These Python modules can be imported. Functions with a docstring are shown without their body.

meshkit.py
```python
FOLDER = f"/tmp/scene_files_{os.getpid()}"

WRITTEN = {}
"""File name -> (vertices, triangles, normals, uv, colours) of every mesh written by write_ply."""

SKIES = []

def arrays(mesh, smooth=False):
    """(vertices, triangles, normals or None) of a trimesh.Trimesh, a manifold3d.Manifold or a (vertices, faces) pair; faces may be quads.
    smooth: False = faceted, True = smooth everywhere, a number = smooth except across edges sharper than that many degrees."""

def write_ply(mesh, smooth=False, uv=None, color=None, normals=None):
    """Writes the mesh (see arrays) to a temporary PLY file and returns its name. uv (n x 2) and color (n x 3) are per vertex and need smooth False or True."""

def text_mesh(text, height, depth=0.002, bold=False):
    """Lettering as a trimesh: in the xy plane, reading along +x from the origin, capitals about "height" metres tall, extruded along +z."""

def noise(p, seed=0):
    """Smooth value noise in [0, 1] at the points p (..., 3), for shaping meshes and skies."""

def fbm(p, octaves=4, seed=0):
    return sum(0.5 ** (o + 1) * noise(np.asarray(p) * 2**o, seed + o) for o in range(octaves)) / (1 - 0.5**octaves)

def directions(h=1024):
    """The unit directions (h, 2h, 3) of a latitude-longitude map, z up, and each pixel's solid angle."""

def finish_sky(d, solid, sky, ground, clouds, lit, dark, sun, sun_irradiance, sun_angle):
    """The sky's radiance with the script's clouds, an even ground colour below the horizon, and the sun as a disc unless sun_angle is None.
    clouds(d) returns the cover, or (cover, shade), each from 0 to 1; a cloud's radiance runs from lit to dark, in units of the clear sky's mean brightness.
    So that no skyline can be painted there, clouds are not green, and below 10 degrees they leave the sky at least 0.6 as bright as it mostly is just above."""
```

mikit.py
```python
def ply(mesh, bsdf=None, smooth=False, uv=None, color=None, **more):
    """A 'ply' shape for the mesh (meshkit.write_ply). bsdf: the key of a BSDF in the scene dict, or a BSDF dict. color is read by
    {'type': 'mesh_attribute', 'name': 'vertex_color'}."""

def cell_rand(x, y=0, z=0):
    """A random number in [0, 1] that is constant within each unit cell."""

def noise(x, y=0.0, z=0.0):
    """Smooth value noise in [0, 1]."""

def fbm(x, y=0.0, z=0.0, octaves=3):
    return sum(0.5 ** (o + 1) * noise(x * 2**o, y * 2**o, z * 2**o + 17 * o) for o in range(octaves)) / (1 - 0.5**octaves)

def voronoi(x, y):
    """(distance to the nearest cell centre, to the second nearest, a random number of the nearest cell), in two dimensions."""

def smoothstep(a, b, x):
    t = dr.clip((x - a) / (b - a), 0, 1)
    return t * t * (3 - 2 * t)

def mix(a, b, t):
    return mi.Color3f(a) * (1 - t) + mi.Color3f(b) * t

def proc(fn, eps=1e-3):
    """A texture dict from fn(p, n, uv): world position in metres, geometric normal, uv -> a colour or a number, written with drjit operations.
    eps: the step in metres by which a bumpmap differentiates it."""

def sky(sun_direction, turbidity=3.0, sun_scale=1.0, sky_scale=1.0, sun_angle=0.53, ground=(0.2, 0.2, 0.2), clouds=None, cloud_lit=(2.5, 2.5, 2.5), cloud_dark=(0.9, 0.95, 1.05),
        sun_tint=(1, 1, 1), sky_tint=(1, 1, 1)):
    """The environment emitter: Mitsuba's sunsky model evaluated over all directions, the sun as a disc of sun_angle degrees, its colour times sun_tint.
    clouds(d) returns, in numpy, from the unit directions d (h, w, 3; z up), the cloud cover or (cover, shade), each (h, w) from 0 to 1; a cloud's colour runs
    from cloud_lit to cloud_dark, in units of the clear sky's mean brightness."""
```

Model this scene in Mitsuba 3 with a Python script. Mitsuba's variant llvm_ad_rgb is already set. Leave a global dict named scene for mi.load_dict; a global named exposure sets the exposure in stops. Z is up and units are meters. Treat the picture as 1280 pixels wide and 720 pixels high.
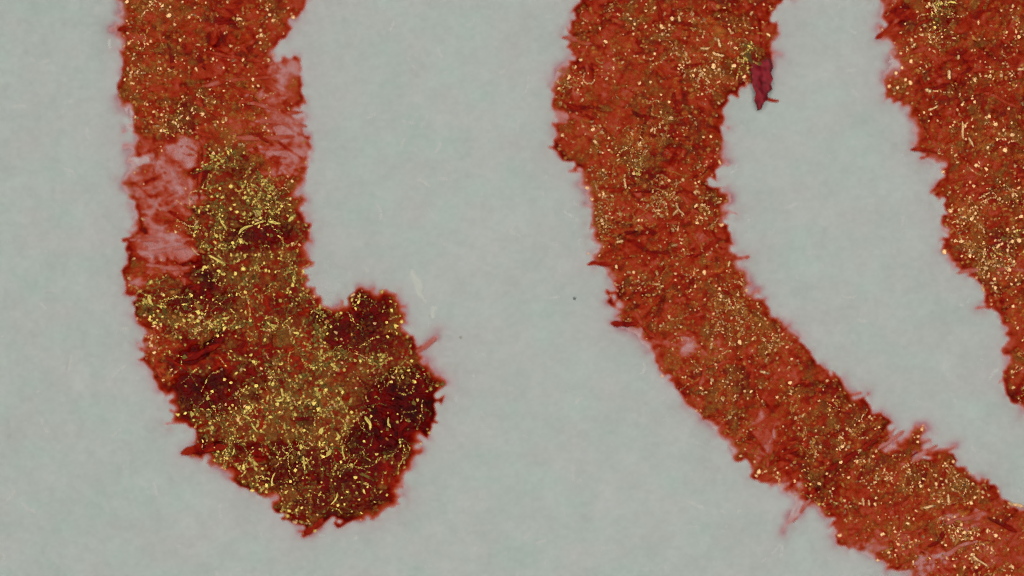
# A micrograph: three printed strokes of red, gold-flecked ink on fibrous white paper, seen straight down through a microscope.
# The place is a model at a large scale: one pixel of the 1280 x 720 photograph is U = 0.01 m on the paper.
import math
import numpy as np
import drjit as dr
import mitsuba as mi
import shapely
import shapely.geometry as sg
from scipy import ndimage as ndi
import mikit
from mikit import noise, fbm, smoothstep, mix

T = mi.ScalarTransform4f
U = 0.01
scene, labels = {}, {}
exposure = -1.65

# ------------------------------------------------------------------ camera and lamp
CAM_Z = 30.0
scene['camera'] = {
    'type': 'thinlens', 'fov': 2 * math.degrees(math.atan(6.4 / CAM_Z)), 'fov_axis': 'x',
    'to_world': T().look_at(origin=[0, 0, CAM_Z], target=[0, 0, 0], up=[0, 1, 0]),
    'aperture_radius': 4.4, 'focus_distance': CAM_Z - 0.118, 'near_clip': 0.5, 'far_clip': 400.0}
LED = 290.0        # radiance of the single diodes
DIFF = 1.9        # radiance of the frosted ring round the lens
PAPER = (0.722, 0.787, 0.742)


def annulus(r0, r1, z, n=96):
    a = np.arange(n) * 2 * math.pi / n
    c, s = np.cos(a), np.sin(a)
    v = np.vstack([np.stack([r0 * c, r0 * s, 0 * c + z], 1), np.stack([r1 * c, r1 * s, 0 * c + z], 1)])
    i, j = np.arange(n), (np.arange(n) + 1) % n
    f = np.vstack([np.stack([i, n + j, n + i], 1), np.stack([i, j, n + j], 1)])   # normals down
    return v, f


RING_Z = 14.0
scene['lamp_plastic'] = {'type': 'twosided', 'bsdf': {'type': 'diffuse', 'reflectance': {'type': 'rgb', 'value': [0.03, 0.03, 0.03]}}}
v, f = annulus(6.9, 18.0, RING_Z)
scene['ring_lamp__diffuser'] = mikit.ply((v, f), 'lamp_plastic', emitter={'type': 'area', 'radiance': {'type': 'rgb', 'value': [DIFF, DIFF, DIFF * 0.97]}})
v, f = annulus(6.7, 18.2, RING_Z + 0.3)
scene['ring_lamp__housing'] = mikit.ply((v, f), 'lamp_plastic')
labels['ring_lamp'] = {'label': 'white ring lamp of small diodes round the microscope lens above the paper', 'category': 'lamp'}
for k in range(10):
    a = 2 * math.pi * (k + 0.35) / 10
    scene['ring_lamp__diode' + ('_%03d' % k if k else '')] = {
        'type': 'disk', 'to_world': T().translate([9.2 * math.cos(a), 9.2 * math.sin(a), RING_Z - 0.05]).rotate([1, 0, 0], 180).scale([0.36, 0.36, 0.36]),
        'bsdf': {'type': 'ref', 'id': 'lamp_plastic'}, 'emitter': {'type': 'area', 'radiance': {'type': 'rgb', 'value': [LED, LED * 0.98, LED * 0.93]}}}

# ------------------------------------------------------------------ fields on a grid of one pixel
X0, Y0, X1, Y1 = -200, -200, 1560, 960
W, H = X1 - X0, Y1 - Y0
GX, GY = np.meshgrid(np.arange(X0, X1, dtype=float), np.arange(Y0, Y1, dtype=float))
rng = np.random.default_rng(7)


def field(sigma, seed, sy=None):
    a = ndi.gaussian_filter(np.random.default_rng(seed).standard_normal((H, W)).astype(np.float32), (sy or sigma, sigma), mode='wrap')
    return a / a.std()


def at(a, x, y):
    x = np.asarray(x, float)
    got = ndi.map_coordinates(a, [np.atleast_1d(np.asarray(y, float)) - Y0, np.atleast_1d(x) - X0], order=1, mode='nearest')
    return got if x.ndim else float(got[0])


def smooth01(a, b, x):
    t = np.clip((x - a) / (b - a), 0, 1)
    return t * t * (3 - 2 * t)


N3, N6, N9, N14, N30 = field(2.6, 1), field(5, 2), field(9, 3), field(14, 4), field(32, 5)
M2, M4, M8, M18 = field(1.6, 11), field(3.5, 12), field(8, 13), field(18, 14)

OUTLINES = [
    [(152,-190),(156,-120),(148,-60),(150,0),(149,16),(146,25),(145,38),(152,41),(150,54),(151,65),(149,80),(146,103),(148,118),(152,134),(163,143),(158,158),(170,167),
     (164,183),(157,207),(155,232),(161,255),(170,268),(165,280),(158,307),(155,345),(155,362),(165,377),(169,395),(177,405),(187,410),(177,421),(176,442),(185,465),
     (200,490),(217,507),(215,515),(214,524),(227,531),(240,532),(244,548),(242,557),(226,566),(237,574),(262,579),(285,592),(312,615),(335,625),(342,642),(360,650),
     (376,658),(377,671),(386,671),(396,661),(405,657),(415,655),(422,661),(430,650),(448,650),(467,654),(475,645),(482,635),(495,632),(499,622),(510,598),(520,577),
     (535,552),(548,515),(554,500),(554,480),(545,467),(531,451),(525,442),(517,430),(512,412),(506,395),(500,378),(490,366),(470,361),(455,358),(440,362),(430,375),
     (412,381),(400,381),(392,366),(387,352),(388,332),(392,307),(390,282),(381,270),(382,247),(372,240),(382,228),(389,205),(390,182),(383,165),(380,150),(381,130),
     (382,112),(378,87),(372,70),(355,71),(343,64),(347,57),(360,47),(370,25),(384,7),(388,-10),(383,-60),(392,-120),(388,-190)],
    [(742,-190),(746,-140),(735,-60),(727,0),(717,15),(710,36),(703,47),(712,60),(705,75),(693,92),(689,112),(690,135),(694,160),(690,184),(702,200),(717,217),(727,235),
     (735,257),(737,270),(737,290),(746,307),(735,318),(740,328),(752,331),(760,343),(765,367),(770,387),(771,399),(763,404),(772,411),(790,415),(797,430),(813,440),
     (820,460),(825,470),(837,482),(847,495),(862,512),(877,521),(892,535),(906,555),(910,565),(922,576),(937,585),(942,597),(955,606),(970,610),(990,620),(1001,633),(1020,631),
     (1030,647),(1037,660),(1047,680),(1062,690),(1085,692),(1095,703),(1115,714),(1132,722),(1180,752),(1250,792),(1330,820),(1420,840),(1470,820),(1480,740),(1430,700),(1360,668),
     (1320,652),(1280,635),(1267,632),(1252,622),(1247,612),(1235,597),(1217,590),(1205,577),(1190,560),(1178,557),(1164,562),(1147,574),(1162,556),(1157,538),(1147,532),
     (1122,549),(1104,562),(1118,545),(1125,534),(1097,515),(1085,502),(1072,495),(1056,484),(1050,469),(1037,467),(1017,447),(1007,430),(997,417),(977,400),(962,390),(958,376),
     (945,358),(937,345),(927,332),(920,310),(915,287),(910,265),(912,247),(907,232),(896,229),(897,217),(907,203),(910,176),(909,160),(905,140),(912,128),(922,120),
     (934,107),(941,108),(955,98),(966,82),(967,60),(977,50),(974,37),(965,24),(972,10),(986,0),(1000,-30),(1010,-90),(1030,-190)],
    [(1105,-190),(1098,-130),(1104,-60),(1101,0),(1100,26),(1094,49),(1113,56),(1110,78),(1104,93),(1107,114),(1113,126),(1112,136),(1134,141),(1141,151),(1143,163),(1138,185),
     (1156,197),(1170,203),(1179,217),(1170,230),(1162,243),(1176,254),(1182,268),(1175,282),(1181,293),(1178,314),(1187,326),(1190,338),(1213,342),(1224,357),(1229,368),
     (1227,385),(1246,393),(1251,406),(1255,414),(1257,430),(1251,445),(1256,460),(1252,478),(1255,490),(1263,503),(1275,508),(1300,530),(1350,560),(1420,600),(1490,590),(1530,520),
     (1500,400),(1470,260),(1450,120),(1440,0),(1445,-190)]]


def segment_profile(x0, y0, x1, y1, w0, w1, pad=3.0):
    """(window slices, signed distance inside > 0 in pixels) of a tapered bar."""
    m = max(w0, w1) + pad
    a, b = int(max(min(x0, x1) - m - X0, 0)), int(min(max(x0, x1) + m - X0 + 2, W))
    c, d = int(max(min(y0, y1) - m - Y0, 0)), int(min(max(y0, y1) + m - Y0 + 2, H))
    if b <= a or d <= c:
        return None
    s = (slice(c, d), slice(a, b))
    px, py = GX[s] - x0, GY[s] - y0
    L2 = (x1 - x0) ** 2 + (y1 - y0) ** 2 + 1e-6
    t = np.clip((px * (x1 - x0) + py * (y1 - y0)) / L2, 0, 1)
    return s, (w0 + (w1 - w0) * t) - np.hypot(px - t * (x1 - x0), py - t * (y1 - y0)), t


def dist(mask):
    return np.where(mask, ndi.distance_transform_edt(mask) - 0.5, 0.5 - ndi.distance_transform_edt(~mask))


WX = GX + 1.5 * N3 + 1.7 * N6
WY = GY + 1.5 * field(2.6, 21) + 1.5 * field(5, 22)
SDF = []
# direction in which the inked fibres mostly lie, per stroke: angle in degrees of (x, y) in the photograph, y down
LIE = [lambda x, y, r: r.normal(4, 24) if r.random() < 0.55 else r.uniform(-90, 90),
       lambda x, y, r: r.normal(-28 if y > 330 else 10, 26) if r.random() < 0.5 else r.uniform(-90, 90),
       lambda x, y, r: r.normal(-18, 26) if r.random() < 0.6 else r.uniform(-90, 90)]
# spikes and splinters that the photograph shows at the edges: x0, y0, x1, y1, half-widths
SPIKES = [
    [(268,560,228,567,8,2),(398,645,380,669,6,4),(520,440,546,421,4,2.2),(232,520,216,524,6,2),(488,625,499,630,5,1.5),(160,36,146,38,3,1.2),(372,250,382,250,5,3),(440,645,424,659,5,2)],
    [(722,48,702,46,5,1.5),(752,327,733,331,5,1),(790,404,765,404,5,3),(1012,625,984,656,5,1.2),(1000,622,978,664,2,1),(895,206,908,201,5,2),(705,184,690,184,5,1.5),(1140,545,1155,537,7,5),
     (960,120,974,125,3,2.2),(1240,620,1262,628,4,2)],
    [(1118,28,1095,49,6,1),(1160,185,1139,187,7,2),(1128,70,1110,78,4,1),(1190,296,1177,286,3,1.2),(1236,384,1227,383,4,1.2),(1180,225,1163,241,5,2)]]
for k, pts in enumerate(OUTLINES):
    poly = sg.Polygon(pts).buffer(0)
    mask = shapely.contains_xy(poly, WX.ravel(), WY.ravel()).reshape(H, W)
    r = np.random.default_rng(100 + k)
    edge = np.argwhere((np.abs(dist(mask)) < 1.0))
    for q in r.choice(len(edge), size=int(len(edge) / 80), replace=False):
        y, x = edge[q][0] + Y0, edge[q][1] + X0
        a, L, w = math.radians(LIE[k](x, y, r)), r.uniform(3, 9), r.uniform(1.4, 3.8)
        got = segment_profile(x - L * math.cos(a), y - L * math.sin(a), x + L * math.cos(a), y + L * math.sin(a), w, w * r.uniform(0.3, 1))
        if got:
            if r.random() < 0.35:
                mask[got[0]] |= got[1] > 0
            else:
                mask[got[0]] &= ~(got[1] > 0)
    for x0, y0, x1, y1, w0, w1 in SPIKES[k]:
        s, d, _ = segment_profile(x0, y0, x1, y1, w0, w1)
        mask[s] |= d > 0
    lab, n = ndi.label(mask)
    if n > 1:
        mask = lab == (1 + np.argmax(ndi.sum(mask, lab, range(1, n + 1))))
    SDF.append(ndi.gaussian_filter(dist(mask), 0.7))

# hand-placed differences of the ink layer, read off the photograph: x, y, half-length, half-width, angle, amount
THICK = [  # positive: a thicker pool of ink (dark, glossy); negative: worn thin (pink)
    (200,245,40,66,0,-0.6),(202,205,36,20,0,-0.5),(364,170,24,74,0,-0.35),(500,530,56,56,-10,0.8),(255,495,50,30,0,0.7),(390,590,70,30,0,0.6),(150,150,14,12,0,-2.2),(173,203,11,7,10,-3.4),(226,200,27,20,-75,-2.6),(232,235,34,17,75,-2.8),(205,312,46,8,3,-1.7),(225,330,30,4,8,-1.3),(200,298,40,4,2,-1.0),
    (362,98,15,22,10,-1.15),(356,190,34,7,5,-0.9),(366,212,20,16,0,-1.3),(345,222,20,6,10,-0.6),(320,182,30,6,8,-0.8),(358,150,30,7,5,-0.7),(330,130,26,8,10,-0.7),(362,125,26,52,0,-0.75),(345,88,22,10,20,-0.5),(300,160,60,10,4,-0.45),(180,165,30,4,4,-0.6),(170,225,8,14,0,-0.8),
    (190,425,14,14,0,-0.9),(192,455,12,22,30,-0.9),(182,350,22,8,0,-0.8),
    (352,640,14,10,30,-0.9),(282,588,16,6,30,-0.7),(512,410,6,16,20,-0.4),
    (330,286,30,17,-8,3.0),(290,300,22,16,10,1.6),(255,370,34,22,0,1.2),(240,372,20,14,0,1.8),(262,340,36,14,20,1.2),(282,383,20,12,0,1.8),(252,438,36,8,-22,2.2),(265,492,46,24,5,3.4),
    (230,512,16,14,0,2.0),(330,470,30,12,20,1.2),(405,400,20,12,0,2.2),(432,418,26,22,0,3.0),(462,392,26,24,0,3.0),(470,430,30,14,0,1.6),(500,500,46,34,-10,2.6),(520,478,28,18,-10,2.6),(480,545,50,26,-5,2.6),
    (370,575,36,24,0,2.0),(300,560,26,10,-12,1.6),(255,562,26,8,-8,2.4),(430,595,40,26,0,2.2),(415,632,30,14,0,1.6),(360,598,30,16,0,1.6),(390,560,22,12,0,1.2),(440,640,36,10,-20,1.5),(478,622,16,12,-40,1.6),
    (300,200,26,20,0,0.9),(300,255,36,22,0,0.9),(230,148,26,14,-20,0.6),(270,60,60,18,5,0.5),(205,275,20,10,0,0.5),
    (702,95,10,10,0,-0.9),(694,140,10,24,10,-1.8),(708,45,12,10,0,-1.4),(712,205,8,14,0,-0.6),
    (925,110,10,8,-40,0.6),(912,25,22,10,15,1.2),(915,83,10,7,0,1.2),(836,180,16,10,0,0.9),(880,185,30,8,0,0.8),(892,250,20,14,0,0.9),(880,262,30,8,-30,0.8),(800,235,18,12,0,0.5),(775,195,30,10,15,0.6),
    (800,355,30,8,25,0.5),(905,400,24,14,0,0.6),(930,420,18,14,0,0.6),(925,470,26,16,20,0.7),(1040,490,30,12,10,0.9),(1020,500,40,10,30,0.6),(1060,572,46,5,-33,1.5),
    (1040,595,20,8,-40,0.8),(1125,560,30,5,-33,0.6),(1160,590,30,12,-30,0.7),
    (872,436,26,12,-8,-1.5),(890,445,20,10,0,-1.2),(800,428,22,10,25,-1.4),(840,425,22,12,0,-0.9),(858,505,16,8,-20,-1.0),(885,530,14,12,50,-1.3),(948,565,26,4,-60,-1.6),(935,530,26,4,-60,-1.1),(962,542,22,4,-60,-1.0),
    (1112,545,30,6,-32,-1.4),(1150,570,30,5,-32,-1.8),(1095,560,28,4,-32,-0.9),(990,622,26,16,30,-1.6),(985,650,14,10,-60,-1.4),(1205,645,40,5,-15,-1.3),(1215,660,30,5,-25,-1.0),(1170,700,36,5,-28,-1.6),(1130,715,40,5,-28,-1.2),
    (1232,598,14,8,30,-1.2),(1085,685,24,10,10,-1.0),(740,320,14,8,0,-1.0),
    (1105,10,18,20,0,-0.8),(1125,18,16,16,0,0.9),(1108,80,8,30,0,-1.2),(1125,75,16,10,0,-0.4),(1175,12,18,22,0,0.9),(1185,40,18,30,0,0.5),(1150,150,26,8,-10,0.8),(1200,158,14,20,0,0.7),(1205,335,36,7,15,-1.6),
    (1170,235,10,14,-30,-0.5),(1200,115,40,10,-18,0.6),(1262,160,14,10,0,0.5),(1250,300,26,16,0,0.6),(1252,440,10,30,0,-0.6),(1268,440,16,10,10,0.8),(1272,500,14,10,10,1.2),(1265,475,14,10,0,-0.6),(1265,90,22,7,-10,-0.8),
]
GOLD = [  # how much gold lies in and on the ink, above or below the run of the stroke
    (300,210,50,34,85,0.55),(285,190,36,20,0,0.35),(300,255,40,30,0,0.4),(310,345,46,40,0,0.45),(370,330,24,40,0,0.4),(205,375,40,22,0,0.5),(290,400,60,22,0,0.5),(380,460,50,50,0,0.65),(330,520,70,26,0,0.7),
    (390,520,50,30,0,0.7),(445,440,40,22,0,0.4),(440,500,40,30,0,0.3),(395,560,30,40,0,0.35),(350,600,40,24,20,0.4),(420,610,40,30,0,0.4),(265,530,40,20,0,0.5),(215,440,20,16,0,0.2),(520,460,20,20,0,0.3),
    (170,15,30,18,0,0.5),(215,12,26,20,0,0.6),(355,22,24,24,0,0.7),(185,80,30,18,20,0.6),(160,102,16,12,0,0.4),(310,90,30,16,0,0.1),(270,140,26,8,0,0.3),
    (265,492,40,18,5,-0.5),(500,500,40,22,-10,-0.45),(485,545,36,18,-5,-0.4),(330,286,28,14,-8,-0.3),(252,438,36,7,-22,-0.8),(255,562,26,8,-8,-0.8),(205,312,46,12,3,-0.8),(200,245,40,66,0,-0.4),(500,530,56,50,-10,-0.3),(228,220,24,46,0,-0.8),(355,150,40,70,0,-0.45),
    (790,40,70,40,0,0.3),(890,65,40,40,0,0.45),(720,90,30,26,0,0.3),(770,150,60,50,0,0.3),(745,250,22,34,-20,0.55),(855,255,24,30,0,0.4),(720,175,30,20,0,0.3),(900,100,20,14,0,0.5),(930,65,20,20,0,0.4),
    (925,395,34,40,45,0.4),(955,425,24,18,0,0.5),(825,460,20,16,0,0.4),(945,590,34,20,30,0.5),(1035,535,14,20,0,0.4),(1170,600,50,34,0,0.5),(1050,600,40,26,0,0.2),(1110,670,40,24,0,0.35),(1240,690,50,30,0,0.4),(900,285,20,20,0,-0.3),
    (950,110,16,34,0,-1.0),(990,622,26,20,30,-0.8),(805,425,40,14,20,-0.5),(1115,115,24,24,0,0.6),(1200,170,26,34,0,0.4),(1250,190,30,40,0,0.35),(1200,270,30,24,0,0.6),(1245,300,34,40,0,0.35),(1235,350,20,30,0,0.5),(1265,460,16,20,0,0.5),
    (1130,170,30,16,0,-0.4),(1130,25,20,20,0,-0.5),(1230,70,30,20,0,-0.3)]
OLIVE = [(310,260,70,80,0,1.0),(320,400,110,70,0,1.0),(400,520,160,120,0,1.0),(220,375,40,30,0,0.8),(240,500,50,50,0,0.9),(940,80,14,24,0,1.0),(1180,15,16,20,0,0.6),(1255,300,24,24,0,0.5),(800,215,40,14,40,0.4),
         (235,150,34,12,-40,0.4),(1025,620,30,16,50,0.4),(450,420,70,60,0,0.7)]


def blobs(entries):
    out = np.zeros((H, W), np.float32)
    for x, y, a, b, ang, amount in entries:
        m = 1.9 * max(a, b)
        s = (slice(max(int(y - m - Y0), 0), int(y + m - Y0)), slice(max(int(x - m - X0), 0), int(x + m - X0)))
        c, sn = math.cos(math.radians(ang)), math.sin(math.radians(ang))
        dx, dy = GX[s] + 3.0 * N6[s] + 3 * N14[s] - x, GY[s] + 3.0 * M4[s] + 3 * M18[s] - y
        q = ((dx * c + dy * sn) / a) ** 2 + ((dy * c - dx * sn) / b) ** 2
        out[s] += amount * (1 - smooth01(0.3, 1.9, q))
    return out


inside = np.maximum.reduce(SDF)
TONGUE = [(247,182),(302,183),(318,212),(345,235),(384,246),(394,350),(410,378),(470,352),(502,372),(522,430),(562,470),(556,520),(524,585),(492,645),(380,678),(330,632),(268,580),(215,530),
          (212,505),(236,470),(200,450),(225,425),(190,405),(163,395),(168,362),(190,348),(238,352),(244,300),(242,240)]
olive = shapely.contains_xy(sg.Polygon(TONGUE), (GX + 2 * N6 + 2 * N3).ravel(), (GY + 2 * M4).ravel()).reshape(H, W)
olive = np.clip(ndi.gaussian_filter(olive.astype(np.float32), 3.0) * (1 - 0.25 * smooth01(0, 2, N14)) + blobs(OLIVE[5:11]), 0, 1)
pool = blobs(THICK)
pool = np.where(pool < 0, -1.9 * (1 - np.exp(np.where(GX < 600, 1.0, 0.5) * np.minimum(pool, 0) / 1.4)), pool * 1.1)
thick = 2.2 + 0.36 * N14 + 0.24 * N30 + 0.34 * N6 + 1.9 * olive + pool
thick0 = thick.copy()
height = 5.0 + 0.9 * N14 + 0.6 * N6
# the inked fibres of the paper, pressed into one another: each a soft bar of its own thickness
for k in range(3):
    r = np.random.default_rng(40 + k)
    ys, xs = np.nonzero(SDF[k] > 0)
    for q in range(int(len(xs) / 52)):
        j = r.integers(len(xs))
        x, y = xs[j] + X0, ys[j] + Y0
        if not (-30 < x < 1310 and -30 < y < 750):
            continue
        a, L, w = math.radians(LIE[k](x, y, r)), r.uniform(5, 26), r.uniform(1.1, 3.4)
        got = segment_profile(x - L * math.cos(a), y - L * math.sin(a), x + L * math.cos(a), y + L * math.sin(a), w, w * r.uniform(0.6, 1))
        if not got:
            continue
        s, d, t = got
        p = smooth01(-1.2, 2.2, d)
        dt = np.clip(r.normal(0.10, 1.15), -1.2, 3.0) * (0.22 if pool[int(y) - Y0, int(x) - X0] < -1.15 else 0.7 if pool[int(y) - Y0, int(x) - X0] < -0.3 else 1)
        thick[s] += p * (dt - 0.3 * (thick[s] - thick0[s])) * 0.75
        height[s] += p * np.sqrt(np.clip(d, 0, None)) * r.uniform(0.15, 0.75) - 0.10 * p
        height[s] -= 0.12 * p * (height[s] - 5.0)
thick += 0.12 * M2
height += 1.3 * np.clip(pool, -2, 3) + 0.45 * M4 + 0.35 * M2
# towards the edges the ink thins out, in places gently and in places not at all
rim = 3.4 + 8.5 * smooth01(-0.6, 1.5, M18 + 0.6 * M8)
rim_t = smooth01(-0.12, 1, inside / rim)
thick = np.where(thick > 3.4, 3.4 + 1.35 * (1 - np.exp(-(thick - 3.4) / 1.5)), thick)
floor = 1.6 - 1.08 * smooth01(-0.05, -0.8, pool)
thick = floor + 0.3 * np.log1p(np.exp(np.clip((thick - floor) / 0.3, -20, 40)))
thick = np.where(blobs([(173,203,10,6,10,1.0)]) > 0.35, 0.22, thick)
thick_in = thick * (0.15 + 0.85 * rim_t ** 1.35)
height_in = np.clip(height, 1.4, None) * smooth01(-1.5, 13.0, inside + 0.4 * N3) - 1.6 * smooth01(1.5, -1.5, inside)
gold = np.clip(0.42 + 0.10 * N14 + 0.07 * N6 + 0.07 * M8 + blobs(GOLD) * 0.5, 0, 1.3) * smooth01(0, 10, inside) * smooth01(0.6, 1.4, thick) * (1 - 0.5 * smooth01(0.7, 2.0, pool) * smooth01(600, 560, GX))

# ------------------------------------------------------------------ materials
def dyed(t, white):
    return mi.Color3f(white[0] * dr.exp(-t * (0.17 + 0.05 * t)), white[1] * dr.exp(-t * 1.72), white[2] * dr.exp(-t * (1.40 + 0.65 * t)))


def paper_color(p, n, uv):
    x, y = p.x / U, p.y / U
    a = fbm(x / 30, y / 30, 3.0, 4)
    b = fbm(x / 40 + 9, y / 30, 7.0, 2)
    c = noise(x / 3.2, y / 2.6, 1.0) * 0.5 + noise(x / 7, y / 5, 1.0) * 0.5
    base = mi.Color3f(PAPER[0] + 0.08 * (a - 0.5) + 0.07 * (b - 0.5) + 0.09 * (c - 0.5), PAPER[1] + 0.08 * (a - 0.5) - 0.04 * (b - 0.5) + 0.09 * (c - 0.5), PAPER[2] + 0.09 * (a - 0.5) + 0.09 * (c - 0.5))
    return base * mi.Color3f(dr.exp(-uv.x * 0.22), dr.exp(-uv.x * 1.35), dr.exp(-uv.x * 1.12))


def gold_grain(p, uv):
    x, y = p.x / U, p.y / U
    fine = noise(x / 1.7, y / 1.7, 2.0) * 0.55 + noise(x / 3.6, y / 3.6, 5.0) * 0.45
    cover = dr.floor(uv.y) / 100.0
    return fine, cover


def ink_color(p, n, uv):
    t = uv.x
    x, y = p.x / U, p.y / U
    fine, cover = gold_grain(p, uv)
    mid = noise(x / 5.5, y / 5.5, 11.0)
    wide = noise(x / 13, y / 13, 12.0)
    hue = noise(x / 8, y / 8, 21.0)
    oliveness = (uv.y - dr.floor(uv.y)) / 0.9
    red = dyed(t * (0.42 + 0.34 * fine + 0.40 * mid + 0.44 * wide), (0.84, 0.82, 0.78))
    dust = mix((0.68, 0.090, 0.010), (0.66, 0.225, 0.036), smoothstep(0.25, 0.75, hue)) * (1 - oliveness) + mix((0.085, 0.013, 0.003), (0.100, 0.056, 0.008), hue) * oliveness
    dust = dust * (0.80 + 0.5 * fine)
    m = smoothstep(0.34 + 0.06 * oliveness, 0.74 - 0.06 * oliveness, fine * 0.34 + mid * 0.36 + wide * 0.30 + (cover - 0.42) * 0.45 + 0.10 - 0.28 * oliveness) * (0.70 - 0.02 * oliveness) * smoothstep(0.03, 0.3, cover)
    # single grains of gold dust, two or three pixels across, that catch the light
    d1, d2, cell = mikit.voronoi(x / 5.0, y / 5.0)
    grains = smoothstep(0.50, 0.12, d1) * smoothstep(0.62, 0.80, cell + (cover - 0.42) * 0.45 + (wide - 0.5) * 0.45 + (mid - 0.5) * 0.2) * smoothstep(0.05, 0.3, cover) * (0.70 - 0.15 * oliveness)
    grain_tone = mix((0.82, 0.28, 0.048), (0.21, 0.13, 0.024), oliveness)
    base = red * (1 - m) + dust * m
    return base * (1 - grains) + grain_tone * grains


def rough(p, n, uv):
    return 0.5 - 0.12 * smoothstep(2.5, 4.5, uv.x)


def grain(p, n, uv):
    x, y = p.x / U, p.y / U
    return noise(x / 2.3, y / 2.3, 3.0) * 0.6 + noise(x / 5, y / 5, 8.0) * 0.8


scene['paper_bsdf'] = {'type': 'twosided', 'bsdf': {'type': 'diffuse', 'reflectance': mikit.proc(paper_color)}}
scene['ink_bsdf'] = {'type': 'twosided', 'bsdf': {'type': 'principled', 'base_color': mikit.proc(ink_color), 'roughness': mikit.proc(rough), 'specular': 0.10}}


def flat(c, **more):
    return {'type': 'twosided', 'bsdf': {'type': 'principled', 'base_color': {'type': 'rgb', 'value': list(c)}, **more}}


scene['gold_bsdf'] = flat((0.97, 0.56, 0.26), metallic=1.0, roughness=0.40)
scene['dull_gold_bsdf'] = flat((0.62, 0.235, 0.045), metallic=0.55, roughness=0.5)
scene['yellow_gold_bsdf'] = flat((0.92, 0.68, 0.17), metallic=1.0, roughness=0.40)
scene['olive_gold_bsdf'] = flat((0.25, 0.155, 0.026), metallic=0.6, roughness=0.5)
scene['fibre_bsdf'] = flat((0.83, 0.85, 0.80), roughness=0.6, specular=0.3)
scene['tuft_bsdf'] = flat((0.82, 0.85, 0.78), roughness=0.6, specular=0.3)
scene['dust_bsdf'] = flat((0.16, 0.17, 0.18), roughness=0.7)
scene['crumb_bsdf'] = flat((0.60, 0.57, 0.46), roughness=0.7)


def world(x, y, z):
    return np.stack([(np.asarray(x, float) - 640) * U, (360 - np.asarray(y, float)) * U, np.asarray(z, float) * U], -1)


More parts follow.
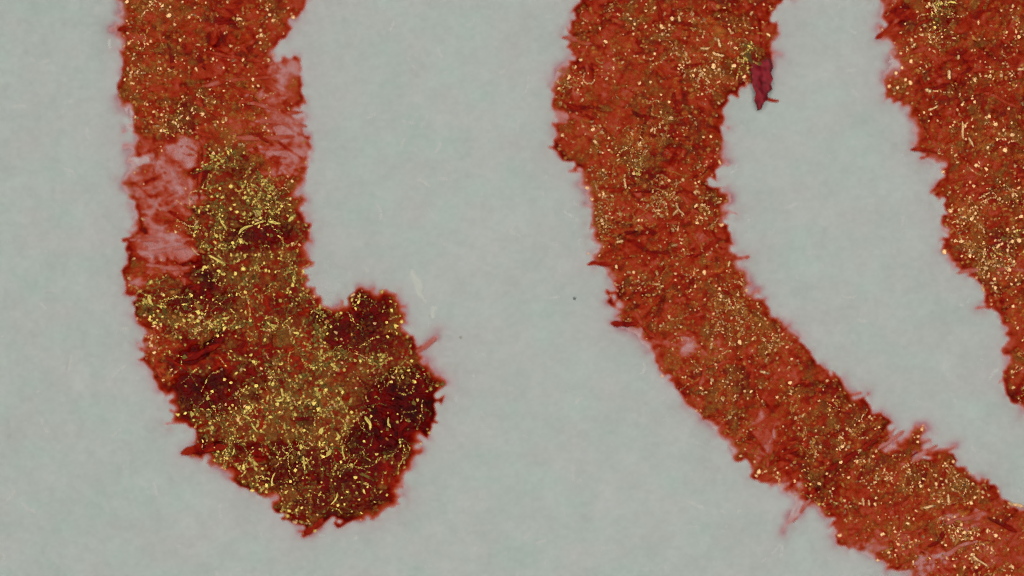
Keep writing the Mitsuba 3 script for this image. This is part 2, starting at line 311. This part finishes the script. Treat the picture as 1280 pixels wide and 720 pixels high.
# ------------------------------------------------------------------ the paper
steps = lambda a, b: np.concatenate([a - 40 * np.array([60, 35, 20, 11, 6, 3, 1.2]), np.arange(a, b + 1, 2.0), b + 40 * np.array([1.2, 3, 6, 11, 20, 35, 60])])
px, py = steps(-40, 1320), steps(-40, 760)
QX, QY = np.meshgrid(px, py)
relief = 0.9 * M18 + 0.5 * M8 + 0.35 * M4
for q in range(5200):      # fibres felted into the sheet
    x, y, a, L, w = rng.uniform(-40, 1320), rng.uniform(-40, 760), rng.uniform(0, math.pi), rng.uniform(12, 60), rng.uniform(1.5, 4)
    got = segment_profile(x, y, x + L * math.cos(a), y + L * math.sin(a), w, w * 0.6)
    if got:
        s, d, _ = got
        relief[s] += np.clip(d, 0, None) ** 0.5 * rng.uniform(0.05, 0.35) - 0.05 * (d > 0)
relief = np.clip(relief - relief.mean(), -3, 3) * 0.8
PZ = at(relief, QX, QY)
out_d = -inside
stain = np.exp(-np.clip(out_d, 0, None) / (3.2 + 1.8 * smooth01(-0.5, 1.5, M18))) * np.clip(0.22 + 0.16 * M8 + 0.18 * M4, 0.0, 1) + 0.085 * np.exp(-np.clip(out_d, 0, None) / 22)
stain = np.clip(stain, 0, 1.2)
ST = at(stain, QX, QY)
nx, ny = len(px), len(py)
idx = np.arange(nx * ny).reshape(ny, nx)
quads = np.stack([idx[:-1, :-1].ravel(), idx[1:, :-1].ravel(), idx[1:, 1:].ravel(), idx[:-1, 1:].ravel()], 1)
scene['paper'] = mikit.ply((world(QX, QY, PZ).reshape(-1, 3), quads), 'paper_bsdf', smooth=True, uv=np.stack([ST.ravel(), 0 * ST.ravel()], 1))
labels['paper'] = {'label': 'pale grey white fibrous paper under the red ink strokes', 'category': 'paper', 'kind': 'structure'}

# ------------------------------------------------------------------ the ink strokes
surface = np.where(inside > -2, np.maximum(height_in + 0.5 * relief, relief - 1.0), relief)


def uv_of(t, g, o):
    return np.stack([t, np.floor(np.clip(g, 0, 1.5) * 100) + 0.9 * np.clip(o, 0, 0.999)], -1)


def plate(r, n, thickness, jag):
    """A small flat flake: an irregular polygon with bevelled edge; about 3 n triangles."""
    a = np.sort(r.uniform(0, 2 * math.pi, n)) * 0.4 + 0.6 * np.arange(n) * 2 * math.pi / n
    rad = 1 - jag * r.random(n)
    ring = np.stack([rad * np.cos(a), rad * np.sin(a)], 1)
    v = np.vstack([np.c_[ring * 0.84, np.full(n, thickness)], np.c_[ring, np.full(n, 0.0)], [[0, 0, thickness]], [[0, 0, -thickness]]])
    i, j = np.arange(n), (np.arange(n) + 1) % n
    f = np.vstack([np.stack([i, j, i * 0 + 2 * n], 1), np.stack([n + i, n + j, j], 1), np.stack([n + i, j, i], 1), np.stack([n + j, n + i, i * 0 + 2 * n + 1], 1)])
    return v, f


def rot(tilt, az, spin):
    c, s = math.cos(spin), math.sin(spin)
    R1 = np.array([[c, -s, 0], [s, c, 0], [0, 0, 1]])
    c, s = math.cos(tilt), math.sin(tilt)
    R2 = np.array([[1, 0, 0], [0, c, -s], [0, s, c]])
    c, s = math.cos(az), math.sin(az)
    return np.array([[c, -s, 0], [s, c, 0], [0, 0, 1]]) @ R2 @ R1


def flake_stuff(places, r):
    """one mesh of many little flakes: places = (x, y, z, size, stretch)."""
    vs, fs, n = [], [], 0
    for x, y, z, size, stretch, spin in places:
        v, f = plate(r, int(r.integers(4, 7)), 0.16, 0.5)
        v = v * [size * stretch, size, size] @ rot(abs(r.normal(0, 0.30)), az := r.uniform(0, 6.283), (r.uniform(0, 6.283) if spin is None else spin) - az).T
        vs.append(world(x, y, z) + v * U * [1, 1, 1])
        fs.append(f + n)
        n += len(v)
    return np.vstack(vs), np.vstack(fs)


def fibre_mesh(x0, y0, x1, y1, w, bow, lift, r, sides=7, n=9, flatness=0.35, base=None):
    """A bent, flattened, tapered fibre lying on the surface, in pixels."""
    t = np.linspace(0, 1, n)
    L = math.hypot(x1 - x0, y1 - y0)
    nxv, nyv = -(y1 - y0) / L, (x1 - x0) / L
    off = bow * np.sin(t * math.pi) + r.normal(0, 0.02) * L * np.sin(2 * math.pi * t)
    cx, cy = x0 + (x1 - x0) * t + off * nxv, y0 + (y1 - y0) * t + off * nyv
    cz = ndi.gaussian_filter1d(at(surface if base is None else base, cx, cy), 1.2) + lift * (0.6 + 0.4 * np.sin(math.pi * t))
    wid = w * np.clip(np.minimum(t, 1 - t) * 7 + 0.35, 0, 1) * (1 + 0.15 * r.normal(0, 1, n))
    a = np.arange(sides) * 2 * math.pi / sides
    V = []
    for i in range(n):
        V.append(np.stack([cx[i] + wid[i] * np.cos(a) * nxv, cy[i] + wid[i] * np.cos(a) * nyv, cz[i] + wid[i] * flatness * np.sin(a)], 1))
    V = np.vstack(V + [[[cx[0], cy[0], cz[0]]], [[cx[-1], cy[-1], cz[-1]]]])
    F, e = [], n * sides
    for i in range(n - 1):
        for j in range(sides):
            k = (j + 1) % sides
            F += [(i * sides + j, i * sides + k, (i + 1) * sides + k), (i * sides + j, (i + 1) * sides + k, (i + 1) * sides + j)]
    for j in range(sides):
        k = (j + 1) % sides
        F += [(e, j, k), (e + 1, (n - 1) * sides + k, (n - 1) * sides + j)]
    F = np.array(F)[:, ::-1]
    return world(V[:, 0], V[:, 1], V[:, 2]), F, V[:, :2]


def numbered(key):
    k, i = key, 0
    while k in scene:
        i += 1
        k = '%s_%03d' % (key, i)
    return k


STROKES = [('ink_stroke', 'straight red ink stroke ending in a dark gold-flecked hooked blob, left of the others'),
           ('ink_stroke_001', 'curved red ink stroke sweeping from top middle down to the lower right corner'),
           ('ink_stroke_002', 'red ink stroke with ragged left edge, cut off by the right side of the picture')]
# fibres and splinters that can be told apart: x0, y0, x1, y1, half-width, bow, ink thickness, label
FIBRES = [
    [(226,449,276,430,4.5,2,3.1,'dark red fibre lying diagonally across the stem above the blob'),(226,567,286,556,6,-2,2.7,'red pointed splinter at the lower left edge of the blob'),(380,668,404,647,4.5,1,2.2,'red fibre end sticking out at the bottom of the blob'),
     (520,440,547,420,3,1.5,0.85,'pink fibre end sticking out to the right of the blob'),(147,38,185,39,2.6,-1,2.4,None),(160,316,236,308,3.2,2,0.75,'pink bare fibre crossing the stem below the worn patch'),(162,300,232,302,2.6,-2,0.9,None),
     (178,330,242,334,2.4,3,0.9,None),(248,190,250,250,2.4,-2,2.2,None),(196,186,194,222,2.0,0,1.3,None),(240,55,330,78,3,4,2.2,None),(250,110,345,96,2.5,-3,1.3,None),(300,128,380,140,2.6,2,1.2,None),(318,152,384,158,2.6,-2,1.0,None),(290,172,380,168,2.8,3,1.1,None)],
    [(950,121,974,126,2.2,1,1.6,None),(986,655,1014,620,2.4,2,0.8,'pink fibre end below the lower edge of the curve'),(764,404,796,405,4,0,3.0,'dark crimson fibre end on the left edge of the curve'),
     (1030,588,1096,548,3.2,2,2.9,'dark red groove-like fibre crossing the lower curve'),(1096,562,1130,538,2.8,0,0.8,None),(1138,578,1172,556,2.8,0,0.75,'pink bare fibre at the upper edge of the lower curve'),(1180,655,1228,640,2.8,1,1.0,None),(1160,704,1222,676,2.8,-2,0.9,None),
     (734,331,772,326,3.4,1,1.9,None),(703,47,740,55,3,0,1.2,None),(936,74,941,104,2.6,0,3.6,None)],
    [(1094,49,1124,24,4,1,1.9,'red pointed splinter at the upper left edge of the right stroke'),(1138,187,1182,190,3,-1,2.4,None),(1120,70,1160,60,3,1,1.5,None),(1200,120,1270,98,3,2,2.4,None),(1190,92,1278,86,2.6,-2,1.9,None),(1196,342,1232,334,2.6,0,0.9,None)]]
DOTS = [  # x, y, radius, stretch, angle
    [(212,20,3.6,1.2,0),(204,8,2.6,1.6,-50),(160,3,2.6,1.3,0),(338,19,2.4,1,0),(367,22,2.6,1.3,20),(237,22,2,1.3,-30),(258,4,1.7,1,0),(157,100,2.2,1.2,90),(168,105,2.2,1,0),(280,85,1.8,1,0),(317,100,2.2,1.3,60),(255,143,2.6,1.2,40),
     (243,142,1.6,1,0),(289,233,3.0,1.3,90),(276,236,2.2,1.1,0),(353,258,2.8,1.1,0),(363,256,2.0,1.4,0),(307,241,1.8,1,0),(292,304,2.4,1.5,30),(302,302,2.2,1.9,70),(320,319,1.8,1,0),(275,339,2.4,1.4,20),(305,336,3.4,1.1,0),(295,342,2.8,1.2,-40),
     (331,329,2,1,0),(337,339,1.9,1,0),(345,340,1.8,1,0),(379,340,2.2,1.9,-80),(364,365,2,1,0),(240,369,2.6,1.5,60),(253,372,2.2,1,0),(222,371,1.8,1.1,0),(189,396,2.2,1,0),(206,369,2,1,0),(288,369,1.6,1,0),(297,409,2.2,1,0),(244,403,1.8,1.2,0),
     (318,452,2.4,1.3,20),(267,489,2.2,1.3,20),(321,482,3,1.2,30),(290,478,2.2,1.4,20),(363,475,2,1.2,0),(408,487,2.4,1.4,0),(416,502,2,1.1,0),(490,388,3,1.1,-20),(502,402,2.4,1.7,65),(484,403,2.2,1.3,60),(485,421,2.6,1.2,-20),(449,377,2.4,1.4,-60),
     (410,417,2,1,0),(451,451,2,1.5,40),(519,477,2.8,1.1,-20),(515,451,2.4,1.3,20),(490,477,2.4,1.1,0),(456,551,2.2,1.1,0),(440,540,1.8,1,0),(422,548,2.2,1.1,0),(405,563,2,1,0),(427,577,2.2,1.2,80),(364,601,2.4,1.4,60),(334,606,2.6,1.3,-60),
     (435,614,2.4,1.1,0),(445,596,2.8,1.2,40),(428,621,2,1,0),(449,624,2.4,1.3,-30),(423,631,2.4,1.2,30),(378,634,2,1,0),(316,613,2.6,1.1,0),(300,585,2,1,0),(460,608,1.8,1,0),(525,555,2.2,1.3,-40),(233,516,2,1.6,-20),(224,518,2,1.3,-40)],
    [(840,24,2.8,1.3,80),(826,33,2.4,1.1,0),(757,53,2.8,1.3,30),(788,24,2,1.3,0),(726,75,2.4,1.3,0),(818,68,2,1.2,60),(917,83,3.4,1.2,-20),(891,84,4.2,1.1,80),(880,88,2,1.2,0),(866,95,2.4,1.4,50),(930,96,3,1.3,-30),(960,44,2.4,1.9,30),
     (813,103,2,1.1,0),(836,128,2.2,1.1,0),(741,162,2.8,1.4,-20),(703,169,2.2,1.2,-60),(826,119,1.8,1,0),(879,172,2,1,0),(888,171,2.2,1,0),(761,188,2.4,1.2,0),(754,213,2.2,1,0),(734,235,2.8,1.2,20),(754,243,2.2,1.6,75),(740,249,2.4,1.3,30),(836,226,2.2,1.1,0),
     (870,257,2.4,1.6,-50),(902,281,2.8,1.3,-20),(871,279,2.4,1.4,-10),(753,280,2.2,1.2,0),(880,341,2.8,1.5,75),(735,317,1.8,1,0),(844,350,1.8,1,0),(899,361,2,1.2,40),(933,363,2,1.2,0),(911,377,1.8,1,0),(916,384,1.8,1.3,80),(924,428,3,1.4,60),(987,478,2.8,1.2,-30),
     (971,496,2.4,1,0),(938,489,2.4,1.5,-50),(903,476,2,1,0),(828,470,2.2,1.1,0),(1006,556,2,1,0),(1045,561,2,1,0),(1052,558,2.2,1.4,-10),(1050,577,2.4,1.3,-40),(993,601,2.4,1.3,80),(1147,545,2,1.1,0),(1146,552,2,1,0),(1060,596,2.4,1.1,0),(1150,607,2.4,1.1,0),
     (1169,604,3,1.3,40),(1153,598,2,1,0),(1102,667,3.4,1.3,-30),(1118,664,2.2,1.1,0),(1110,690,2.4,1.1,0),(1122,680,2,1.4,30),(1221,684,2.4,1,0),(1222,667,2,1,0),(1181,681,2,1,0),(1244,669,3,1,0),(1215,693,3,1.2,0),(1097,700,2.4,1.2,0),(1134,654,2.2,1.3,10),(948,589,3,1.4,-80)],
    [(1119,92,2.6,1,0),(1131,100,2.4,1.2,-40),(1137,104,3,1.2,80),(1121,110,2.6,1,0),(1111,108,2.6,1.1,30),(1138,77,3.2,1.1,-20),(1127,85,2.4,1.2,-30),(1272,47,2.8,1.1,60),(1167,35,2,1.2,80),(1176,47,1.6,1,0),(1257,41,1.8,1,0),(1235,146,2.8,1.3,80),(1217,128,2.4,1.2,-20),
     (1202,131,2,1,0),(1263,154,2,1,0),(1253,163,2,1,0),(1245,175,2.2,1,0),(1233,185,2.4,1.1,0),(1255,188,3,1.3,70),(1219,207,2.8,1.2,0),(1212,228,2,1,0),(1216,233,2.2,1.2,40),(1188,264,3.2,1.1,50),(1213,274,2.8,1.2,0),(1275,271,2.8,1.3,-10),(1258,287,2.2,1.2,0),
     (1264,302,2.6,1.2,-20),(1273,301,2.8,1.2,-60),(1193,301,2.4,1.2,-40),(1180,315,3.2,1.2,-50),(1211,320,2.8,1.1,0),(1242,349,2.6,1,0),(1243,360,2.4,1.3,-70),(1179,215,2,1.4,0),(1265,383,2.4,1.1,0),(1271,410,2.2,1.1,0)]]
THREADS = [
    [(261,319,282,330,1.5,0),(299,293,317,282,1.7,-3),(318,281,332,276,1.3,0),(336,277,352,280,1.9,0),(361,277,370,268,2.2,0),(302,298,305,305,1.6,0),(368,344,369,355,1.4,1),(183,356,192,351,2.0,0),(195,381,208,385,2.0,0),(278,398,288,396,1.7,1),
     (380,569,382,587,1.4,0),(486,521,489,534,1.6,2),(457,520,463,537,2.4,-2),(294,560,289,571,1.4,-1),(352,485,355,496,1.8,0),(344,500,356,497,1.6,2),(412,452,420,460,1.8,0),(334,402,345,412,1.4,0),(240,310,250,319,1.2,1),(276,274,284,288,1.3,0),
     (421,540,425,548,1.5,0),(430,555,432,575,1.2,2),(315,528,323,540,1.3,1),(400,380,402,395,1.3,1),(345,590,340,604,1.2,1),(414,630,423,615,1.3,2)],
    [(1153,634,1169,632,1.8,0),(1184,617,1185,629,1.7,0),(1078,622,1079,632,1.6,0),(1085,624,1086,632,1.3,0),(1214,692,1234,708,1.7,1),(1260,628,1279,634,2.0,0),(892,69,905,70,1.9,0),(875,61,887,60,1.6,1),(897,48,900,60,2.2,0),
     (818,160,818,168,1.3,0),(824,154,825,162,1.3,0),(780,223,782,236,1.6,0),(770,303,779,301,1.8,0),(949,464,962,467,1.7,0),(840,270,847,262,1.3,0),(756,100,760,96,1.2,1),(845,255,855,268,1.1,2)],
    [(1185,88,1186,100,2.8,0),(1155,112,1164,115,2.6,0),(1202,152,1203,174,1.6,0),(1270,87,1290,86,1.7,0),(1164,4,1168,16,1.5,0),(1159,138,1172,132,1.5,1),(1198,69,1196,75,1.8,0),(1210,172,1216,184,1.6,0),(1228,356,1231,366,1.4,1)]]
for k, (key, label) in enumerate(STROKES):
    r = np.random.default_rng(500 + k)
    labels[key] = {'label': label, 'category': 'ink stroke', 'group': 'red ink strokes printed on the paper'}
    # the film of ink, one vertex per pixel
    ys, xs = np.nonzero(SDF[k] > -2.6)
    keep = SDF[k] > -2.6
    keep[:, [0, -1]] = keep[[0, -1], :] = False
    coarse_out = (GX < -140) | (GX > 1470) | (GY < -140) | (GY > 860)
    keep &= ~coarse_out
    ids = np.full((H, W), -1, int)
    sel = np.nonzero(keep)
    ids[sel] = np.arange(len(sel[0]))
    q = keep[:-1, :-1] & keep[1:, :-1] & keep[1:, 1:] & keep[:-1, 1:]
    qy, qx = np.nonzero(q)
    quads = np.stack([ids[qy, qx], ids[qy + 1, qx], ids[qy + 1, qx + 1], ids[qy, qx + 1]], 1)
    z = np.maximum(height_in + 0.5 * relief, relief + 0.12)[sel]
    hid = SDF[k][sel] < -0.2
    z = np.where(hid, relief[sel] - 0.05 - 0.38 * np.clip(-SDF[k][sel], 0, 3), z)
    scene[key + '__ink_film'] = mikit.ply((world(GX[sel], GY[sel], z), quads), 'ink_bsdf', smooth=True, uv=uv_of(thick_in[sel], gold[sel], olive[sel]))

    def add_fibre(x0, y0, x1, y1, w, bow, t, lab=None, lift=0.1):
        v, f, xy = fibre_mesh(x0, y0, x1, y1, w, bow, lift, r)
        g = at(gold, xy[:, 0], xy[:, 1]) * 0.35
        name = numbered(key + '__inked_fibre')
        scene[name] = mikit.ply((v, f), 'ink_bsdf', smooth=True, uv=uv_of(np.full(len(v), t) * (1 + 0.12 * r.standard_normal(len(v))), g, at(olive, xy[:, 0], xy[:, 1])))
        if lab:
            labels[name] = {'label': lab}

    for x0, y0, x1, y1, w, bow, t, lab in FIBRES[k]:
        add_fibre(x0, y0, x1, y1, w, bow, t, lab)
    ys, xs = np.nonzero((SDF[k] > 8) & (GX > 0) & (GX < 1280) & (GY > 0) & (GY < 720))
    for q in range((70, 90, 40)[k]):
        j = r.integers(len(xs))
        x, y = xs[j] + X0, ys[j] + Y0
        a, L = math.radians(LIE[k](x, y, r)), r.uniform(9, 26)
        p = [x - L * math.cos(a), y - L * math.sin(a), x + L * math.cos(a), y + L * math.sin(a)]
        if min(at(SDF[k], p[0::2], p[1::2])) < 2:
            continue
        add_fibre(*p, r.uniform(1.4, 3.0), r.normal(0, 3), float(np.clip(at(thick, x, y) * r.uniform(0.75, 1.25), 1.3, 3.3 + 1.2 * at(olive, x, y))), lift=r.uniform(-0.6, 0.3))
    # gold: the larger flakes one by one, the rest as one mesh per tint
    ys, xs = np.nonzero((SDF[k] > 1.5) & (GX > -60) & (GX < 1340) & (GY > -60) & (GY < 780))
    pr = (gold[ys, xs] + 0.05 + 0.22 * olive[ys, xs]) ** 1.3 * (0.4 + smooth01(-0.6, 1.6, M4[ys, xs])) * (0.4 + smooth01(-0.5, 1.5, N9[ys, xs]))
    pr /= pr.sum()
    tints = {'gold': [], 'dull_gold': [], 'yellow_gold': [], 'olive_gold': []}

    def drop(x, y, size, stretch, bright, spin=None):
        o = r.random() < at(olive, x, y) * 0.9
        z = at(surface, x, y) + r.uniform(-0.2, 0.5)
        tints[{(0, 0): 'dull_gold', (0, 1): 'gold', (1, 0): 'olive_gold', (1, 1): 'yellow_gold'}[int(o), int(bright)]].append((x, y, z, size, stretch, spin))

    pick = r.choice(len(xs), size=int(len(xs) / 50), replace=False, p=pr)
    for j in pick:
        bright = r.random() < 0.52
        size = min(1.25 + r.exponential(0.55), 3.0) if bright else min(1.0 + r.exponential(0.7), 3.2)
        if olive[ys[j], xs[j]] > 0.5:
            if r.random() < 0.25:
                continue
            size *= 1.3
        drop(xs[j] + X0 + r.uniform(-0.5, 0.5), ys[j] + Y0 + r.uniform(-0.5, 0.5), size, r.uniform(1, 1.4) if r.random() < 0.85 else r.uniform(1.6, 2.6), bright)
    # curled threads along which the gold has settled, thickest in the dark pools
    pw = pr * (0.25 + 2.2 * olive[ys, xs])
    for j in r.choice(len(xs), size=int(len(xs) / (260, 800, 800)[k]), replace=False, p=pw / pw.sum()):
        x, y, a, turn, bright = xs[j] + X0, ys[j] + Y0, r.uniform(0, 6.283), r.normal(0, 0.16), r.random() < 0.6
        for q in range(int(r.integers(4, 15))):
            if at(SDF[k], x, y) < 2:
                break
            drop(x + r.normal(0, 0.4), y + r.normal(0, 0.4), r.uniform(0.85, 1.6), r.uniform(1.4, 2.0), bright and r.random() < 0.7, -a)
            a += turn + r.normal(0, 0.22)
            x, y = x + 2.5 * math.cos(a), y + 2.5 * math.sin(a)
    for tint, places in tints.items():
        if places:
            name = key + '__' + tint + '_flecks'
            scene[name] = mikit.ply(flake_stuff(places, r), tint + '_bsdf')
            labels[name] = {'label': {'gold': 'small bright gold flecks', 'dull_gold': 'small dull orange gold flecks', 'yellow_gold': 'small bright yellow gold flecks', 'olive_gold': 'small olive gold flecks'}[tint], 'kind': 'stuff'}
    kinds = [mikit.ply((lambda m: (m[0] * U, m[1]))(plate(r, nn, 0.13, 0.4)), None) for nn in (5, 6, 7, 5)]
    inframe = [j for j in pick if 2 < xs[j] + X0 < 1278 and 2 < ys[j] + Y0 < 718 and SDF[k][ys[j], xs[j]] > 4]
    big = r.choice(len(inframe), size=(50, 50, 20)[k], replace=False)
    for j in big:
        x, y = xs[inframe[j]] + X0, ys[inframe[j]] + Y0
        size, stretch = r.uniform(2.0, 3.0), r.uniform(1.1, 1.9)
        R = rot(abs(r.normal(0.1, 0.2)), r.uniform(0, 6.283), r.uniform(0, 6.283)) @ np.diag([size * stretch, size * 0.9, size])
        m = np.eye(4)
        m[:3, :3], m[:3, 3] = R, world(x, y, at(surface, x, y) + r.uniform(0.2, 0.9))
        tint = ('yellow_gold_bsdf' if r.random() < at(olive, x, y) else 'gold_bsdf') if r.random() < 0.75 else ('olive_gold_bsdf' if at(olive, x, y) > 0.5 else 'dull_gold_bsdf')
        scene[numbered(key + '__gold_flake')] = {**kinds[r.integers(4)], 'to_world': T(m.tolist()), 'bsdf': {'type': 'ref', 'id': tint}}

    # the flakes and curled threads of gold that stand out in the photograph
    for x, y, size, stretch, ang in DOTS[k]:
        size *= 1.12
        P = world(x, y, at(surface, x, y) + 0.8)
        view = np.array([0, 0, CAM_Z]) - P
        lamp = min(([9.2 * math.cos(2 * math.pi * (i + 0.35) / 10), 9.2 * math.sin(2 * math.pi * (i + 0.35) / 10), RING_Z] - P for i in range(10)), key=lambda q: np.linalg.norm(q) + 0.2 * r.random())
        hv = view / np.linalg.norm(view) + lamp / np.linalg.norm(lamp)
        hv /= np.linalg.norm(hv)
        tx = np.array([math.cos(math.radians(ang)), -math.sin(math.radians(ang)), 0])
        tx -= hv * tx.dot(hv)
        tx /= np.linalg.norm(tx)
        m = np.eye(4)
        m[:3, :3], m[:3, 3] = np.stack([tx, np.cross(hv, tx), hv], 1) @ np.diag([size * stretch, size, size]), P
        scene[numbered(key + '__gold_flake')] = {**kinds[r.integers(4)], 'to_world': T(m.tolist()), 'bsdf': {'type': 'ref', 'id': 'yellow_gold_bsdf' if at(olive, x, y) > 0.5 else 'gold_bsdf'}}
    for x0, y0, x1, y1, w, bow in THREADS[k]:
        v, f, xy = fibre_mesh(x0, y0, x1, y1, w, bow, 0.9, r, sides=6, n=8, flatness=0.5)
        scene[numbered(key + '__gold_thread')] = mikit.ply((v, f), 'yellow_gold_bsdf' if at(olive, x0, y0) > 0.5 else 'gold_bsdf', smooth=50)

# ------------------------------------------------------------------ loose things on the paper
def paper_fibre(name, pieces, label, cat, bsdf='fibre_bsdf'):
    r = np.random.default_rng(len(scene))
    key = numbered(name)
    vs, fs, n = [], [], 0
    for x0, y0, x1, y1, w, bow in pieces:
        v, f, _ = fibre_mesh(x0, y0, x1, y1, w, bow, -0.5, r, base=relief)
        vs.append(v); fs.append(f + n); n += len(v)
    scene[key] = mikit.ply((np.vstack(vs), np.vstack(fs)), bsdf, smooth=True)
    labels[key] = {'label': label, 'category': cat}


r = np.random.default_rng(77)
vs, fs, n = [], [], 0
for q in range(1500):
    x, y, a, L = r.uniform(-30, 1310), r.uniform(-30, 750), r.uniform(0, math.pi), r.uniform(5, 26)
    x1, y1 = x + L * math.cos(a), y + L * math.sin(a)
    if max(at(inside, [x, x1, (x + x1) / 2], [y, y1, (y + y1) / 2])) > -5:
        continue
    v, f, _ = fibre_mesh(x, y, x1, y1, r.uniform(0.8, 2.2), r.normal(0, 2.5), r.uniform(-1.3, -0.35), r, sides=5, n=8, base=relief)
    vs.append(v); fs.append(f + n); n += len(v)
scene['paper_fibres'] = mikit.ply((np.vstack(vs), np.vstack(fs)), 'fibre_bsdf', smooth=True)
labels['paper_fibres'] = {'label': 'fine pale fibres lying loose all over the paper', 'category': 'fibres', 'kind': 'stuff'}
paper_fibre('paper_fibre', [(514,336,530,374,3.6,3), (518,344,524,366,3.2,-4), (524,352,533,380,2.4,2)], 'pale fibre tuft on the paper just above right of the hooked blob', 'fibre', 'tuft_bsdf')
paper_fibre('paper_fibre', [(542,382,541,398,3.4,1), (546,383,538,392,2.6,0)], 'short pale fibre end between the tuft and the pink fibre of the blob', 'fibre', 'tuft_bsdf')
paper_fibre('paper_fibre', [(1232,478,1250,458,1.6,1), (1238,470,1246,462,1.8,0)], 'thin pale fibre against the left edge of the right stroke near its bottom', 'fibre')
paper_fibre('paper_fibre', [(946,706,985,668,1.3,3)], 'thin pale fibre on the paper below the pink fibre end of the curve', 'fibre')


def speck(key, x, y, size, bsdf, label, seed):
    r = np.random.default_rng(seed)
    v, f = plate(r, 9, 0.45, 0.45)
    scene[key] = mikit.ply((world(x, y, at(relief, x, y) + 0.3) + v * U * size, f), bsdf, smooth=True)
    labels[key] = {'label': label, 'category': 'speck'}


speck('dust_speck', 718, 373, 2.4, 'dust_bsdf', 'tiny dark grey dust speck on bare paper left of the curved stroke', 1)
speck('dust_speck_001', 576, 422, 2.4, 'crumb_bsdf', 'faint brown speck on bare paper right of the hooked blob', 2)

# the crimson shard that hangs off the upper edge of the curve: a thin, jagged, slightly curled plate
pts = [(939,92),(937,80),(944,74),(950,77),(956,71),(964,75),(966,84),(963,92),(966,99),(963,105),(965,112),(959,117),(959,125),(954,129),(951,137),(946,139),(945,132),(942,127),(944,117),(940,108)]
top = sg.Polygon(pts)
grid = [(x, y) for x in np.arange(937, 969, 2.0) for y in np.arange(72, 141, 2.0) if top.contains(sg.Point(x, y).buffer(0.9))]
from scipy.spatial import Delaunay
dense = np.array(shapely.segmentize(top, 2.5).exterior.coords)[:-1]
al = np.vstack([dense, grid])
tri = Delaunay(al).simplices
tri = np.array([q for q in tri if top.buffer(0.01).contains(sg.Point(al[q].mean(0)))])
zz = 3.2 + 3.0 * np.sin((al[:, 1] - 70) / 30.0) + 0.9 * np.sin((al[:, 0] - 938) / 5.0) + 1.2 * at(M4, al[:, 0], al[:, 1])
nn, nb = len(al), len(dense)
vv = np.vstack([world(al[:, 0], al[:, 1], zz), world(al[:, 0], al[:, 1], zz - 1.0)])
i, j = np.arange(nb), (np.arange(nb) + 1) % nb
ff = np.vstack([tri, tri[:, ::-1] + nn, np.stack([i, j, nn + j], 1), np.stack([i, nn + j, nn + i], 1)])


def shard_color(p, n, uv):
    x, y = p.x / U, p.y / U
    q = noise((x + 0.25 * y) / 3.0, y / 16, 4.0) * 0.6 + noise(x / 4, y / 4, 6.0) * 0.4
    return mix((0.11, 0.005, 0.010), (0.42, 0.022, 0.036), smoothstep(0.25, 0.75, q))


scene['shard_bsdf'] = {'type': 'twosided', 'bsdf': {'type': 'principled', 'base_color': mikit.proc(shard_color), 'roughness': 0.4, 'specular': 0.2}}
scene['ink_stroke_001__shard'] = mikit.ply((vv, ff), 'shard_bsdf', smooth=40)
labels['ink_stroke_001__shard'] = {'label': 'crimson jagged shard hanging from the upper right edge of the curve'}

v, f, _ = fibre_mesh(931, 62, 941, 105, 3.6, -2, -0.3, np.random.default_rng(9), n=16, flatness=0.3)
scene['strip_bsdf'] = flat((0.17, 0.085, 0.022), roughness=0.55, specular=0.15)
scene['ink_stroke_001__dark_strip'] = mikit.ply((v, f), 'strip_bsdf', smooth=True)
labels['ink_stroke_001__dark_strip'] = {'label': 'dark olive strip running up the edge beside the crimson shard'}
